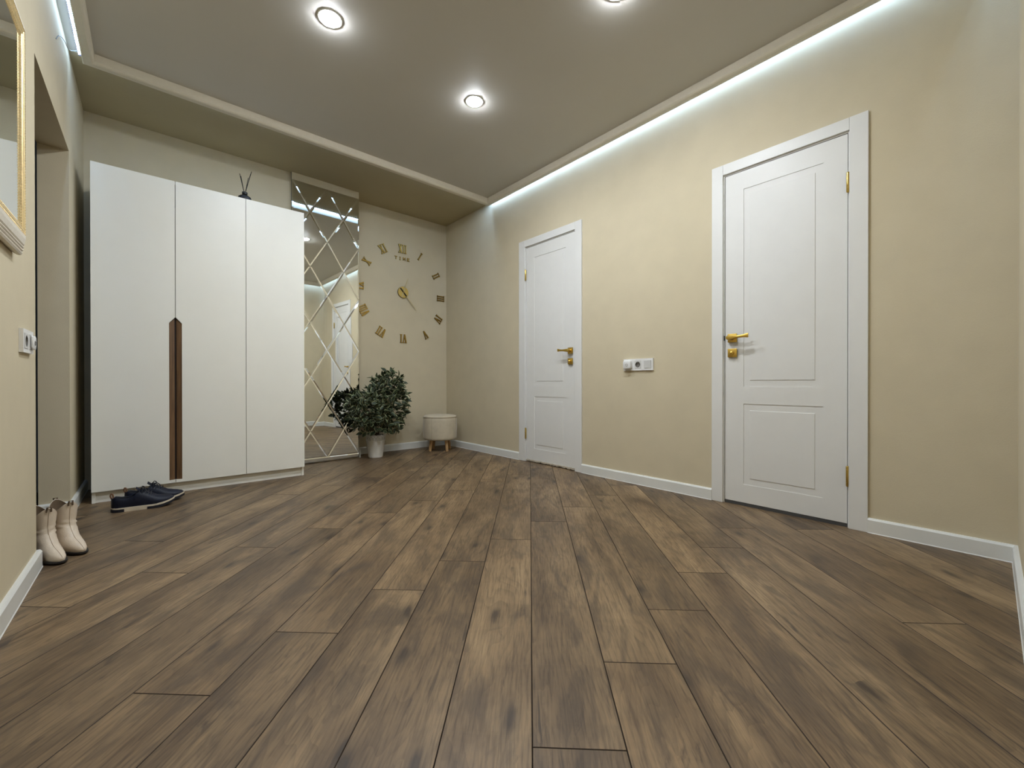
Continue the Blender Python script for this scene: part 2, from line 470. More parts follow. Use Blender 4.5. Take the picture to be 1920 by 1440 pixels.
for k in range(-19, 17):
    j0 = JN.get(k)
    if j0 is None: j0 = 0.30 + (k * 0.2565) % PL
    for i in range(-4, 5):
        s0, s1 = j0 + (i-1)*PL, j0 + i*PL
        q0, q1 = PP + k*PW, PP + (k+1)*PW
        poly = [tuple(dv*s + pv*q) for s, q in ((s0, q0), (s1, q0), (s1, q1), (s0, q1))]
        x0, x1, y0, y1 = regions[0]
        for ax, val, less in ((0, x0, False), (0, x1, True), (1, y0, False), (1, y1, True)):
            if poly: poly = clip(poly, ax, val, less)
        # drop coincident points
        pp = []
        for p in poly:
            if not pp or (Vector(p)-Vector(pp[-1])).length > 1e-4: pp.append(p)
        if len(pp) > 1 and (Vector(pp[0])-Vector(pp[-1])).length < 1e-4: pp.pop()
        if len(pp) < 3: continue
        area = abs(sum(pp[a-1][0]*pp[a][1]-pp[a][0]*pp[a-1][1] for a in range(len(pp))))/2
        if area < 0.002: continue
        c = dv*((s0+s1)/2) + pv*((q0+q1)/2)
        rot = Matrix.Rotation(-ang, 2)
        loc = [tuple(rot @ (Vector(p)-c)) for p in pp]
        a_ = inset(loc, 0.0004); b2 = inset(loc, 0.0016)
        n = len(a_)
        V = [(x, y, -0.009) for x, y in a_] + [(x, y, -0.0016) for x, y in a_] + [(x, y, 0.0) for x, y in b2]
        Fc = [(i_, (i_+1) % n, (i_+1) % n + n, i_+n) for i_ in range(n)] + \
             [(i_+n, (i_+1) % n + n, (i_+1) % n + 2*n, i_+2*n) for i_ in range(n)] + [tuple(range(2*n, 3*n))]
        me = bpy.data.meshes.new('plank'); me.from_pydata(V, [], Fc); me.materials.append(M['floor']); me.materials.append(M['groove'])
        for p_ in me.polygons[:2*n]: p_.material_index = 1
        bm = bmesh.new(); bm.from_mesh(me); bmesh.ops.recalc_face_normals(bm, faces=bm.faces)
        for f_ in bm.faces:
            if len(f_.verts) >= 3 and all(abs(v.co.z) < 1e-6 for v in f_.verts) and f_.normal.z < 0:
                bmesh.ops.reverse_faces(bm, faces=list(bm.faces)); break
        bm.to_mesh(me); bm.free()
        o = bpy.data.objects.new('plank', me); COL.objects.link(o)
        o.location = (c.x, c.y, 0); o.rotation_euler = (0, 0, ang); o.parent = floor
        pc += 1

# baseboards
BP = [(0, 0), (0.0165, 0), (0.0145, 0.004), (0.0145, 0.063), (0.009, 0.072), (0, 0.072)]
def base_run(name, p0, p1, nrm, m0=0, m1=0, label=None):
    """p0->p1 along the wall, nrm into the room, m0/m1: +1 inner mitre, -1 outer mitre, 0 square"""
    p0, p1, nrm = Vector(p0), Vector(p1), Vector(nrm)
    d = (p1-p0).normalized()
    V = []
    for p, m, s in ((p0, m0, 1), (p1, m1, -1)):
        for u, z in BP:
            q = p + nrm*u + d*(s*m*u)
            V.append((q.x, q.y, z))
    n = len(BP)
    Fc = [tuple(range(n)), tuple(range(n, 2*n))[::-1]] + [(i, (i+1) % n, (i+1) % n+n, i+n) for i in range(n)]
    return struct(name, (V, Fc), M['base'], label, 'baseboard')
TRW = 0.072
base_run('baseboard_right', (R, N), (R, DOORS[2][0]-0.08), (-1, 0), 1, 0, 'white baseboard between near corner and the larger door')
base_run('baseboard_right', (R, DOORS[2][1]+TRW), (R, DOORS[1][0]-0.077), (-1, 0), 0, 0, 'white baseboard between the two white doors')
base_run('baseboard_right', (R, DOORS[1][1]+0.088), (R, BB), (-1, 0), 0, 1, 'white baseboard between far door and stool corner')
base_run('baseboard_back', (XS, BB), (R, BB), (0, -1), 1, 1, 'white baseboard below the clock behind pot and stool')
base_run('baseboard_back', (XS, BA), (XS, BB), (1, 0), 0, 1, 'short white baseboard end beside the diamond mirror')
base_run('baseboard_front', (LX, N), (R, N), (0, 1), 1, 1, 'white baseboard at the right edge of the picture')
base_run('baseboard_left', (LX, N), (LX, OP0), (1, 0), 1, -1, 'white baseboard at lower left in front of the boots')
base_run('baseboard_left', (LX, OP1), (LX, BA), (1, 0), -1, 0, 'white baseboard beside the dark gap at wardrobe')
base_run('baseboard_left', (LX-T, OP1), (LX, OP1), (0, -1), 0, -1, 'white baseboard across the doorway reveal behind boots')
base_run('baseboard_left', (LX-T, OP0), (LX, OP0), (0, 1), 0, -1, 'white baseboard on the hidden side of the doorway')

# ceiling moulding frame, mitred
MI = {'l': -0.238, 'r': 2.580, 'n': 0.040, 'f': 3.345}     # inner edges
MWD = 0.050; MZ = 2.555
MP = [(0.000, ZC), (0.000, MZ+0.012), (0.006, MZ+0.004), (0.014, MZ), (MWD-0.004, MZ), (MWD, MZ+0.004), (MWD, ZC)]  # u outward
def mould(name, c0, c1, out, label):
    c0, c1, out = Vector(c0), Vector(c1), Vector(out)
    d = (c1-c0).normalized(); V = []
    for c, s in ((c0, -1), (c1, 1)):
        for u, z in MP:
            q = c + out*u + d*(s*u)
            V.append((q.x, q.y, z))
    n = len(MP)
    Fc = [tuple(range(n)), tuple(range(n, 2*n))[::-1]] + [(i, (i+1) % n, (i+1) % n+n, i+n) for i in range(n)]
    return struct(name, (V, Fc), M['mould'], label, 'ceiling trim')
mould('trim_1', (MI['l'], MI['f']), (MI['r'], MI['f']), (0, 1), 'cream ceiling moulding across the far end')
mould('trim_2', (MI['r'], MI['n']), (MI['r'], MI['f']), (1, 0), 'cream ceiling moulding above the two doors')
mould('trim_3', (MI['l'], MI['n']), (MI['l'], MI['f']), (-1, 0), 'cream ceiling moulding along the left wall')
mould('trim_4', (MI['l'], MI['n']), (MI['r'], MI['n']), (0, -1), 'cream ceiling moulding by the near wall')

# LED strips on the ceiling, just outside the moulding
def led(p0, p1, label, wire=None):
    p0, p1 = Vector(p0), Vector(p1); d = (p1-p0).normalized(); s = Vector((-d.y, d.x))
    t = thing('led_strip', label, 'led strip', (p0.x, p0.y, ZC), 'led strips around the ceiling moulding')
    w = 0.009
    V = []
    for p in (p0, p1):
        for u, z in ((-w, ZC-0.0016), (w, ZC-0.0016), (w, ZC-0.0032), (-w, ZC-0.0032)):
            q = p + s*u; V.append((q.x, q.y, z))
    mk('tape', (V, [(0,1,2,3),(7,6,5,4),(0,4,5,1),(1,5,6,2),(2,6,7,3),(3,7,4,0)]), M['tape'], t)
    ln = (p1-p0).length; n = int(ln/0.0167); V = []; Fc = []
    for row, u0 in ((0, -0.0045), (1, 0.0045)):
        for i in range(n):
            c = p0 + d*((i+0.5+0.5*row)*ln/(n+1)) + s*u0; h = 0.0024
            o = len(V)
            for z, hh in ((ZC-0.0033, h), (ZC-0.0045, h*0.9)):
                for a, b_ in ((-1,-1),(1,-1),(1,1),(-1,1)):
                    q = c + d*(a*hh) + s*(b_*hh); V.append((q.x, q.y, z))
            Fc += [(o+4, o+7, o+6, o+5)]
    # plain downward faces: every diode is one small lit square
    dd = mk('diodes', (V, Fc), M['led'], t); dd['kind'] = 'stuff'
    for p in dd.data.polygons: pass
    if wire: mk('wire', tube(spline(wire, 10), 0.0018, 6), M['wire'], t, True)
    return t
OFF = 0.011
led((MI['l']-MWD-OFF, MI['n']-MWD), (MI['l']-MWD-OFF, MI['f']+MWD+0.02), 'lit LED strip in the ceiling gap along the left wall',
    [(MI['l']-MWD-OFF, 3.36, ZC-0.004), (-0.330, 3.30, 2.555), (-0.338, 3.18, 2.53), (LX+0.004, 3.05, 2.47), (LX+0.002, 2.98, 2.41)])
led((MI['r']+MWD+OFF, MI['n']-MWD), (MI['r']+MWD+OFF, MI['f']+MWD+0.02), 'lit LED strip glowing on the wall above both doors')
led((MI['l']-MWD, MI['f']+MWD+OFF), (MI['r']+MWD, MI['f']+MWD+OFF), 'lit LED strip behind the far moulding, seen in the diamond mirror')
led((MI['l']-MWD, MI['n']-MWD-OFF), (MI['r']+MWD, MI['n']-MWD-OFF), 'lit LED strip above the wall at the right picture edge')

# ceiling lamps
def lamp(x, y, label):
    t = thing('ceiling_spotlight', label, 'ceiling lamp', (x, y, ZC), 'round lamps in the stretch ceiling')
    mk('trim_ring', lathe([(0.0505, 0.0), (0.060, 0.0), (0.0595, -0.0015), (0.057, -0.003), (0.052, -0.003), (0.0505, -0.002)], 40, (x, y, ZC), False), M['lampring'], t, True)
    prof = [(0.051, -0.001)]
    for i in range(1, 9):
        a = i/8*PI/2; prof.append((0.051*math.cos(a)+0.0004, -0.001-0.011*math.sin(a)))
    mk('diffuser', lathe(prof, 40, (x, y, ZC)), M['lamp'], t, True)
lamp(0.70, 2.23, 'bright round ceiling lamp above the wardrobe side')
lamp(1.63, 2.255, 'bright round ceiling lamp at the centre of the picture')
lamp(1.68, 1.17, 'round ceiling lamp cut by the top picture edge')
lamp(0.70, 1.17, 'round ceiling lamp overhead, outside the picture top')

# ------------------------------------------------------------------ doors on the right wall
def bx(y0, y1, w0, w1, z0, z1, r=0.0):
    """box on the right wall: w = distance out of the wall face"""
    if r: return rbox(R-w1, R-w0, y0, y1, z0, z1, r)
    return box(R-w1, R-w0, y0, y1, z0, z1)
def door(n, y0, y1, hinge_low, tr0, tr1, label, ztop):
    t = tag(thing('door_%d' % n, label, 'door', (R, (y0+y1)/2, 0)), kind='structure')
    g, dpt = 0.003, 0.003
    fw = -0.004                     # leaf front lies a little behind the wall face
    zb, zt = 0.020, DT-0.003
    # panels: outer channel rectangle
    ya, yb = y0+0.105, y1-0.108
    up = (0.713, 1.895); lowp = (0.129, 0.611)
    parts = [bx(y0+g, y1-g, fw-0.038, fw-dpt, zb, zt)]
    for a, b_, c, d in ((y0+g, ya, zb, zt), (yb, y1-g, zb, zt), (ya, yb, zb, lowp[0]), (ya, yb, lowp[1], up[0]), (ya, yb, up[1], zt)):
        parts.append(bx(a, b_, fw-dpt-0.002, fw, c, d))
    leaf = mk('leaf', join(*parts), M['door'], t)
    for z0, z1 in (up, lowp):
        ins = 0.034
        V = []
        for (a, b_, c, d, w) in ((ya+ins, yb-ins, z0+ins+0.004, z1-ins-0.004, fw-dpt-0.001), (ya+ins+0.002, yb-ins-0.002, z0+ins+0.006, z1-ins-0.006, fw-0.0002)):
            V += [(R-w, a, c), (R-w, b_, c), (R-w, b_, d), (R-w, a, d)]
        mk('panel', (V, [(4,5,6,7),(0,1,5,4),(1,2,6,5),(2,3,7,6),(3,0,4,7)]), M['door'], t)
    # jambs, head, casing
    mk('jamb', bx(y0-0.028, y0, -0.11, -0.001, 0, DT), M['door'], t)
    mk('jamb', bx(y1, y1+0.028, -0.11, -0.001, 0, DT), M['door'], t)
    mk('jamb', bx(y0-0.028, y1+0.028, -0.11, -0.001, DT, DT+0.028), M['door'], t)
    mk('casing', bx(tr0, y0-0.006, 0.0, 0.012, 0, ztop, 0.0012), M['door'], t)
    mk('casing', bx(y1+0.006, tr1, 0.0, 0.012, 0, ztop, 0.0012), M['door'], t)
    mk('head_casing', bx(y0-0.0055, y1+0.0055, 0.0, 0.0115, DT+0.008, ztop, 0.0012), M['door'], t)
    mk('gap_backing', bx(y0, y1, -0.045, -0.040, 0.0, DT), M['dark'], t)  # dark sheet behind the whole leaf, stands in for shade in its gaps
    # hinges
    hy = y0 if hinge_low else y1
    for z in (1.751, 0.262):
        h = mk('hinge', lathe([(0.004, -0.052), (0.0065, -0.048), (0.0065, 0.048), (0.0055, 0.051), (0.003, 0.053)], 14, (R-0.008, hy, z)), M['gold_bright'], t, True)
        mk('hinge_leaf', bx(hy-0.004, hy+0.004, -0.002, 0.005, z-0.045, z+0.045), M['gold_bright'], h)
    # handle and lock
    sgn = -1 if hinge_low else 1            # lever points to the hinge side
    ly = (y1-0.048) if hinge_low else (y0+0.048)
    hz, lz = 1.008, 0.918
    hd = mk('handle', rbox(R-0.0095, R-0.0005, ly-0.026, ly+0.026, hz-0.026, hz+0.026, 0.0015), M['gold'], t, True)
    neck = tf(lathe([(0.0125, 0.0), (0.0125, 0.022), (0.0105, 0.034), (0.0105, 0.047)], 20), Matrix.Translation((R-0.009, ly, hz)) @ Matrix.Rotation(-PI/2, 4, 'Y'))
    mk('neck', neck, M['gold'], hd, True)
    rings = []
    for u, hh, ww, wo, dz in ((-0.019, 0.0075, 0.009, 0.046, 0.0), (-0.012, 0.0125, 0.012, 0.046, 0.0), (0.0, 0.0135, 0.012, 0.046, 0.0), (0.018, 0.0115, 0.010, 0.047, 0.001), (0.045, 0.0075, 0.0065, 0.049, 0.002),
                               (0.075, 0.0085, 0.0055, 0.049, 0.004), (0.098, 0.0125, 0.0055, 0.049, 0.006), (0.104, 0.0130, 0.0050, 0.049, 0.0065)):
        y = ly + sgn*u
        pts = []
        for a in range(12):
            th = 2*PI*a/12; cx_, sx_ = math.cos(th), math.sin(th)
            e = 0.55
            px = math.copysign(abs(cx_)**e, cx_); pz = math.copysign(abs(sx_)**e, sx_)
            pts.append((R-wo+px*ww, y, hz+dz+pz*hh))
        rings.append(pts)
    mk('lever', loft(rings), M['gold'], hd, True, angle=35)
    lk = mk('lock_plate', rbox(R-0.0095, R-0.0005, ly-0.026, ly+0.026, lz-0.026, lz+0.026, 0.0015), M['gold'], t, True)
    kn = tf(lathe([(0.012, 0.0), (0.0125, 0.006), (0.0115, 0.012), (0.008, 0.017), (0.003, 0.0185)], 20), Matrix.Translation((R-0.009, ly, lz)) @ Matrix.Rotation(-PI/2, 4, 'Y'))
    mk('thumb_turn', kn, M['gold'], lk, True)
    # latch in the gap
    mk('latch', bx((y1 if hinge_low else y0)-0.002, (y1 if hinge_low else y0)+0.002, -0.004, 0.0025, hz-0.012, hz+0.018), M['dark'], t)
    return t
d1 = door(1, 2.272, 2.872, False, 2.195, 2.960, 'white panelled door nearer the stool, lever pointing left', 2.075)
d2 = door(2, 0.474, 1.076, True, 0.394, 1.148, 'larger white panelled door at right, lever pointing right', 2.075)
mk('threshold', bx(0.474, 1.076, -0.10, -0.006, 0.0, 0.019), M['gap_backing'], d2)
# ragged, flaking lower edge below the far door
rs = random.Random(3)
V, Fc = [], []
ny = 46
for i in range(ny+1):
    y = 2.275 + 0.594*i/ny
    top = 0.0205 + rs.uniform(-0.001, 0.003); bot = 0.006 + rs.uniform(-0.0025, 0.005)
    w = 0.0 + rs.uniform(-0.003, 0.002)
    V += [(R-w, y, top), (R-w-rs.uniform(0, 0.002), y, (top+bot)/2), (R-w, y, bot), (R+0.03, y, bot), (R+0.03, y, top)]
for i in range(ny):
    for k in range(5):
        a = i*5+k; b_ = i*5+(k+1) % 5
        Fc.append((a, b_, b_+5, a+5))
mk('flaking_edge', (V, Fc), M['crumb'], d1)
mk('threshold', bx(2.272, 2.872, -0.10, -0.03, 0.0, 0.012), M['dark'], d1)

# dark entrance door in the left opening
d3 = tag(thing('door_3', 'dark entrance door deep in the left doorway', 'door', (LX-T, (OP0+OP1)/2, 0)), kind='structure')
mk('leaf', box(LX-T-0.06, LX-T-0.012, OP0-0.05, OP1+0.05, 0.0, OPZ+0.05), M['brownDoor'], d3)
for z0, z1 in ((0.15, 0.85), (1.05, 1.9)):
    mk('panel', box(LX-T-0.014, LX-T-0.008, OP0+0.13, OP1-0.13, z0, z1), M['brownDoor'], d3)
hn = mk('handle', rbox(LX-T-0.014, LX-T-0.004, OP0+0.05, OP0+0.09, 0.92, 1.12, 0.002), M['steel'], d3)
mk('lever', rbox(LX-T-0.006, LX-T+0.03, OP0+0.06, OP0+0.18, 1.04, 1.055, 0.004), M['steel'], hn)

# ------------------------------------------------------------------ wardrobe
W0, W1, WZ, WP = -0.2745, 0.9213, 2.085, 0.071
E1, E2 = 0.1255, 0.528
wd = thing('wardrobe', 'white three-door wardrobe with long walnut handles', 'wardrobe', ((W0+W1)/2, (PLY+BA)/2, 0))
WB = BA-0.012
mk('side_panel', box(W0, W0+0.016, PLY+0.021, WB, 0, WZ), M['ward'], wd)
mk('side_panel', box(W1-0.016, W1, PLY+0.021, WB, 0, WZ), M['ward'], wd)
mk('top_panel', box(W0+0.016, W1-0.016, PLY+0.021, WB, WZ-0.016, WZ-0.0005), M['ward'], wd)
mk('back_panel', box(W0+0.016, W1-0.016, WB-0.006, WB-0.001, 0.06, WZ-0.016), M['ward'], wd)
mk('partition', box(E2-0.008, E2+0.008, PLY+0.023, WB-0.006, 0.07, WZ-0.016), M['ward'], wd)
mk('plinth', box(W0+0.016, W1-0.016, PLY+0.030, PLY+0.046, 0, 0.07), M['ward'], wd)
g = 0.0016
HL, HR, HB, HS, HTp = 0.092, 0.159, 0.090, 1.138, 1.176
polys = [
    [(W0, WP), (E1-g, WP), (E1-g, HB), (HL, HB), (HL, HS), (E1-g, HTp), (E1-g, WZ), (W0, WZ)],
    [(E1+g, WP), (E2-g, WP), (E2-g, WZ), (E1+g, WZ), (E1+g, HTp), (HR, HS), (HR, HB), (E1+g, HB)],
    [(E2+g, WP), (W1, WP), (W1, WZ), (E2+g, WZ)]]
dl = ['left door with walnut handle', 'middle door with walnut handle', 'plain right door']
for i, pl in enumerate(polys):
    dr = mk('door', prism(pl, lambda u, v, t: (u, t, v), PLY, PLY+0.018), M['ward'], wd)
    dr['label'] = dl[i]
    if i < 2:
        if i == 0: hp = [(HL+0.0004, HB+0.0004), (E1-0.005, HB+0.0004), (E1-0.005, HTp-0.012), (HL+0.0004, HS-0.002)]
        else: hp = [(E1+0.005, HB+0.0004), (HR-0.0004, HB+0.0004), (HR-0.0004, HS-0.002), (E1+0.005, HTp-0.012)]
        # slanted strip: deeper towards the slot between the doors
        n4 = len(hp); Vh = []
        for (u, v) in hp:
            dpth = 0.003 if (u < 0.1 or u > 0.15) else 0.010
            Vh.append((u, PLY+dpth, v))
        for (u, v) in hp: Vh.append((u, PLY+0.018, v))
        Fh = [(0, 1, 2, 3), (7, 6, 5, 4)] + [(a, (a+1) % 4, (a+1) % 4+4, a+4) for a in range(4)]
        h = mk('handle', (Vh, Fh), M['walnut'], dr); h['label'] = 'long walnut strip handle'
mk('slot_shade_panel', box(E1-0.03, E1+0.03, PLY+0.0185, PLY+0.0205, HB, HTp), M['slot_shade'], wd)  # dark sheet behind the two handles, gap shade put into its colour

# reed diffuser on the wardrobe
DX, DY = 0.535, 3.668
rd = thing('reed_diffuser', 'black reed diffuser bottle standing on the wardrobe', 'diffuser', (DX, DY, WZ))
mk('bottle', lathe([(0.036, 0.0), (0.043, 0.004), (0.044, 0.03), (0.041, 0.043), (0.030, 0.052), (0.017, 0.056), (0.014, 0.060), (0.014, 0.066)], 28, (DX, DY, WZ)), M['black'], rd, True)
mk('collar', lathe([(0.015, 0.064), (0.018, 0.066), (0.018, 0.080), (0.015, 0.082), (0.008, 0.082)], 24, (DX, DY, WZ)), M['black'], rd, True)
for (tx, ty, tz) in ((-0.030, 0.01, 0.215), (0.044, 0.00, 0.250), (0.026, 0.02, 0.205), (0.036, -0.012, 0.225), (-0.026, -0.012, 0.190)):
    mk('reed', tube([(DX-tx*0.25, DY-ty*0.2, WZ+0.02), (DX+tx, DY+ty, WZ+tz)], 0.0022, 6), M['blackstick'], rd)

# ------------------------------------------------------------------ diamond mirror
MX0, MX1, MZ0, MZ1 = 0.945, 1.546, 0.050, 2.540
MY = 4.060
mr = thing('wall_mirror', 'tall wall mirror with a diamond lattice pattern, right of the wardrobe', 'mirror', ((MX0+MX1)/2, MY, 0))
mk('backing', box(MX0, MX1, MY+0.006, MY+0.018, 0.008, ZC-0.002), M['backing'], mr)
mr.rotation_euler = (0, 0, math.radians(1.4))
rt = random.Random(11)
def tile(poly, tilt=True, bev=0.011):
    cx = sum(p[0] for p in poly)/len(poly); cz = sum(p[1] for p in poly)/len(poly)
    loc = [(p[0]-cx, p[1]-cz) for p in poly]
    a = inset(loc, 0.0003); b_ = inset(loc, bev); n = len(a)
    # y: front towards -Y
    V = [(x, 0.006, z) for x, z in a] + [(x, 0.0022, z) for x, z in a] + [(x, 0.0, z) for x, z in b_]
    Fc = [(i, (i+1) % n, (i+1) % n+n, i+n) for i in range(n)] + [(i+n, (i+1) % n+n, (i+1) % n+2*n, i+2*n) for i in range(n)] + [tuple(range(2*n, 3*n))]
    o = mk('mirror_tile', (V, Fc), [M['mirror'], M['mirror_edge']], mr, fmats=[1]*(2*n)+[0], local=True)
    o.location = (cx - ROOT[mr.name].x, 0.0, cz)
    if tilt: o.rotation_euler = (math.radians(rt.gauss(-0.15, 0.22)), 0, math.radians(rt.gauss(TILE_YAW, 0.25)))
    return o
TILE_YAW = 0.0
dw, dh = (MX1-MX0)/2, (MZ1-MZ0)/5
def uv(u, v): return (MX0+u*dw, MZ1-v*dh)
def dia(cu, cv):
    pts = [(cu, cv-0.5), (cu+0.5, cv), (cu, cv+0.5), (cu-0.5, cv)]
    poly = [(u, v) for u, v in pts]
    for ax, val, less in ((0, 0, False), (0, 2, True), (1, 0, False), (1, 5, True)):
        if poly: poly = clip(poly, ax, val, less)
    out = []
    for p in poly:
        if not out or (Vector(p)-Vector(out[-1])).length > 1e-5: out.append(p)
    if len(out) > 1 and (Vector(out[0])-Vector(out[-1])).length < 1e-5: out.pop()
    return [uv(u, v) for u, v in out] if len(out) >= 3 else None
for cu2 in range(0, 5):
    for cv2 in range(0, 11):
        if (cu2 + cv2) % 2 == 1:
            pl = dia(cu2/2, cv2/2)
            if pl: tile(pl)
mk('top_strip', rbox(MX0, MX1, MY+0.001, MY+0.008, MZ1+0.001, ZC-0.003, 0.0015), M['wall'], mr)
tile([(MX0, 0.010), (MX1, 0.010), (MX1, MZ0), (MX0, MZ0)], False, 0.009)

# ------------------------------------------------------------------ wall clock with Roman numerals
ck = thing('wall_clock', 'large frameless wall clock with gold Roman numerals', 'clock', (2.108, BB, 1.735))
def stroke(p, q, w):
    p, q = Vector(p), Vector(q); d = (q-p).normalized(); s = Vector((-d.y, d.x))*(w/2)
    return [tuple(p+s), tuple(p-s), tuple(q-s), tuple(q+s)]
def hbar(x0, x1, y0, y1): return [(x0, y0), (x1, y0), (x1, y1), (x0, y1)]
def glyphs(txt, h, wI, wt):
    out = []; x = 0.0; sp = wI*0.55
    for ch in txt:
        if ch == 'I':
            out.append(hbar(x+wI*0.22, x+wI*0.78, 0, h)); x0 = x; x1 = x+wI; wd_ = wI
            out += [hbar(x0, x1, 0, wt*0.55), hbar(x0, x1, h-wt*0.55, h)]
        elif ch == 'V':
            wd_ = wI*2.3
            out += [stroke((x+wI*0.35, h), (x+wd_/2, 0), wt), stroke((x+wd_-wI*0.35, h), (x+wd_/2, 0), wt*0.6)]
            out += [hbar(x, x+wI*0.95, h-wt*0.55, h), hbar(x+wd_-wI*0.95, x+wd_, h-wt*0.55, h)]
        elif ch == 'X':
            wd_ = wI*2.3
            out += [stroke((x+wI*0.35, h), (x+wd_-wI*0.35, 0), wt), stroke((x+wd_-wI*0.35, h), (x+wI*0.35, 0), wt*0.6)]
            for yy in ((0, wt*0.55), (h-wt*0.55, h)):
                out += [hbar(x, x+wI*0.95, *yy), hbar(x+wd_-wI*0.95, x+wd_, *yy)]
        x += wd_ + sp*0.45
    tw = x - sp*0.45
    return [[(px-tw/2, py-h/2) for px, py in q] for q in out]
def plate(polys, name, cx, cz, rot, y0, th, parent):
    V, Fc, fm = [], [], []
    cr, sr = math.cos(rot), math.sin(rot)
    for j, q in enumerate(polys):
        o = len(V); n = len(q); e = 0.0001*j
        for yy in (y0, y0-th-e):
            for u, v in q: V.append((cx + u*cr + v*sr, yy, cz - u*sr + v*cr))
        Fc += [tuple(o+i for i in range(n)), tuple(o+n+i for i in range(n))]; fm += [1, 0]
        for i in range(n):
            Fc.append((o+i, o+(i+1) % n, o+(i+1) % n+n, o+i+n)); fm.append(1)
    return mk(name, (V, Fc), [M['clockgold'], M['clockdark']], parent, fmats=fm)
NUM = [('XII', 2.103, 2.217, 0), ('I', 2.319, 2.175, 30), ('II', 2.527, 1.988, 60), ('III', 2.590, 1.733, 90), ('IV', 2.555, 1.483, 120),
       ('V', 2.386, 1.289, 150), ('VI', 2.114, 1.227, 180), ('VII', 1.856, 1.283, 210), ('VIII', 1.668, 1.495, 240), ('IX', 1.622, 1.745, 270),
       ('X', 1.701, 2.005, 300), ('XI', 1.875, 2.172, 330)]
for txt, x, z, deg in NUM:
    plate(glyphs(txt, 0.094, 0.022 if len(txt) < 3 else 0.0195 if len(txt) < 4 else 0.017, 0.0150), 'numeral', x, z, math.radians(deg), BB-0.0005, 0.010, ck)
# the word TIME
def letter(ch, h, w, t):
    if ch == 'T': return [hbar(-w/2, w/2, h-t, h), hbar(-t/2, t/2, 0, h)]
    if ch == 'I': return [hbar(-t/2, t/2, 0, h), hbar(-w*0.3, w*0.3, 0, t*0.6), hbar(-w*0.3, w*0.3, h-t*0.6, h)]
    if ch == 'M': return [hbar(-w/2, -w/2+t, 0, h), hbar(w/2-t, w/2, 0, h), stroke((-w/2+t*0.4, h), (0, h*0.35), t*0.8), stroke((w/2-t*0.4, h), (0, h*0.35), t*0.8)]
    return [hbar(-w/2, -w/2+t, 0, h), hbar(-w/2, w/2, 0, t), hbar(-w/2, w/2, h-t, h), hbar(-w/2, w*0.35, h/2-t/2, h/2+t/2)]
for i, ch in enumerate('TIME'):
    plate(letter(ch, 0.036, 0.030, 0.0075), 'letter', 2.028+0.049*i, 2.092, 0, BB-0.0005, 0.006, ck)
HX, HZ = 2.108, 1.738
hub = mk('hub', tf(lathe([(0.058, 0.0), (0.062, 0.002), (0.062, 0.016), (0.060, 0.018)], 40), Matrix.Translation((HX, BB-0.0005, HZ)) @ Matrix.Rotation(PI/2, 4, 'X')), [M['hubgold'], M['clockdark']], ck, True)
for p in hub.data.polygons:
    if abs(p.normal.y) < 0.7: p.material_index = 1
def hand(name, tx, tz, tail, w0, w1, y, mat):
    d = Vector((tx-HX, tz-HZ)); L = d.length; d.normalize(); s = Vector((-d.y, d.x))
    pts = [(-tail, w0*0.7), (0, w0), (L*0.5, w0*0.8), (L, w1)]
    P2 = [Vector((HX, HZ)) + d*a + s*b_ for a, b_ in pts] + [Vector((HX, HZ)) + d*a - s*b_ for a, b_ in pts[::-1]]
    return mk(name, prism([(p.x, p.y) for p in P2], lambda u, v, t: (u, t, v), y, y-0.0012), mat, ck)
hand('hour_hand', 2.160, 1.896, 0.062, 0.006, 0.0035, BB-0.022, M['handgold'])
hand('minute_hand', 2.264, 1.557, 0.058, 0.006, 0.0035, BB-0.025, M['handgold'])
sl = Vector((2.264-HX, 1.557-HZ)).normalized()
mk('hub_shadow_bar', prism([(HX+sl.x*a+sl.y*b_, HZ+sl.y*a-sl.x*b_) for a, b_ in ((-0.056, -0.006), (0.056, -0.006), (0.056, 0.006), (-0.056, 0.006))], lambda u, v, t: (u, t, v), BB-0.018, BB-0.0266), M['black'], ck)  # black bar painting the shadow and reflection along the minute hand
mk('pin', tf(lathe([(0.006, 0), (0.006, 0.010), (0.003, 0.012)], 14), Matrix.Translation((HX, BB-0.018, HZ)) @ Matrix.Rotation(PI/2, 4, 'X')), M['clockgold'], ck, True)

# ------------------------------------------------------------------ sockets
def well(parent, fn, cu, cz, r=0.019):
    """round socket well: fn(u, w, z)"""
    n = 24; rings = []
    for rr, w in ((r+0.0015, 0.0002), (r, 0.0004), (r-0.001, -0.0075), (0.0005, -0.0075)):
        rings.append([fn(cu + rr*math.cos(2*PI*k/n), 0.0125+w, cz + rr*math.sin(2*PI*k/n)) for k in range(n)])
    o = mk('socket_well', loft(rings, False, True), M['grey_hole'], parent, True)
    for s in (-1, 1):
        rg = [[fn(cu + s*0.0095 + 0.0026*math.cos(2*PI*k/10), w, cz + 0.0026*math.sin(2*PI*k/10)) for k in range(10)] for w in (0.0062, 0.0056)]
        mk('pin_hole', loft(rg), M['dark'], o)
        a = [fn(cu + x, 0.0135 if i else 0.006, cz + s*(r-0.001) + z) for i in (0, 1) for x, z in ((-0.003, 0), (0.003, 0), (0.003, -s*0.004), (-0.003, -s*0.004))]
        mk('earth_clip', (a, [(0,1,2,3),(7,6,5,4),(0,4,5,1),(1,5,6,2),(2,6,7,3),(3,7,4,0)]), M['steel'], o)
    return o
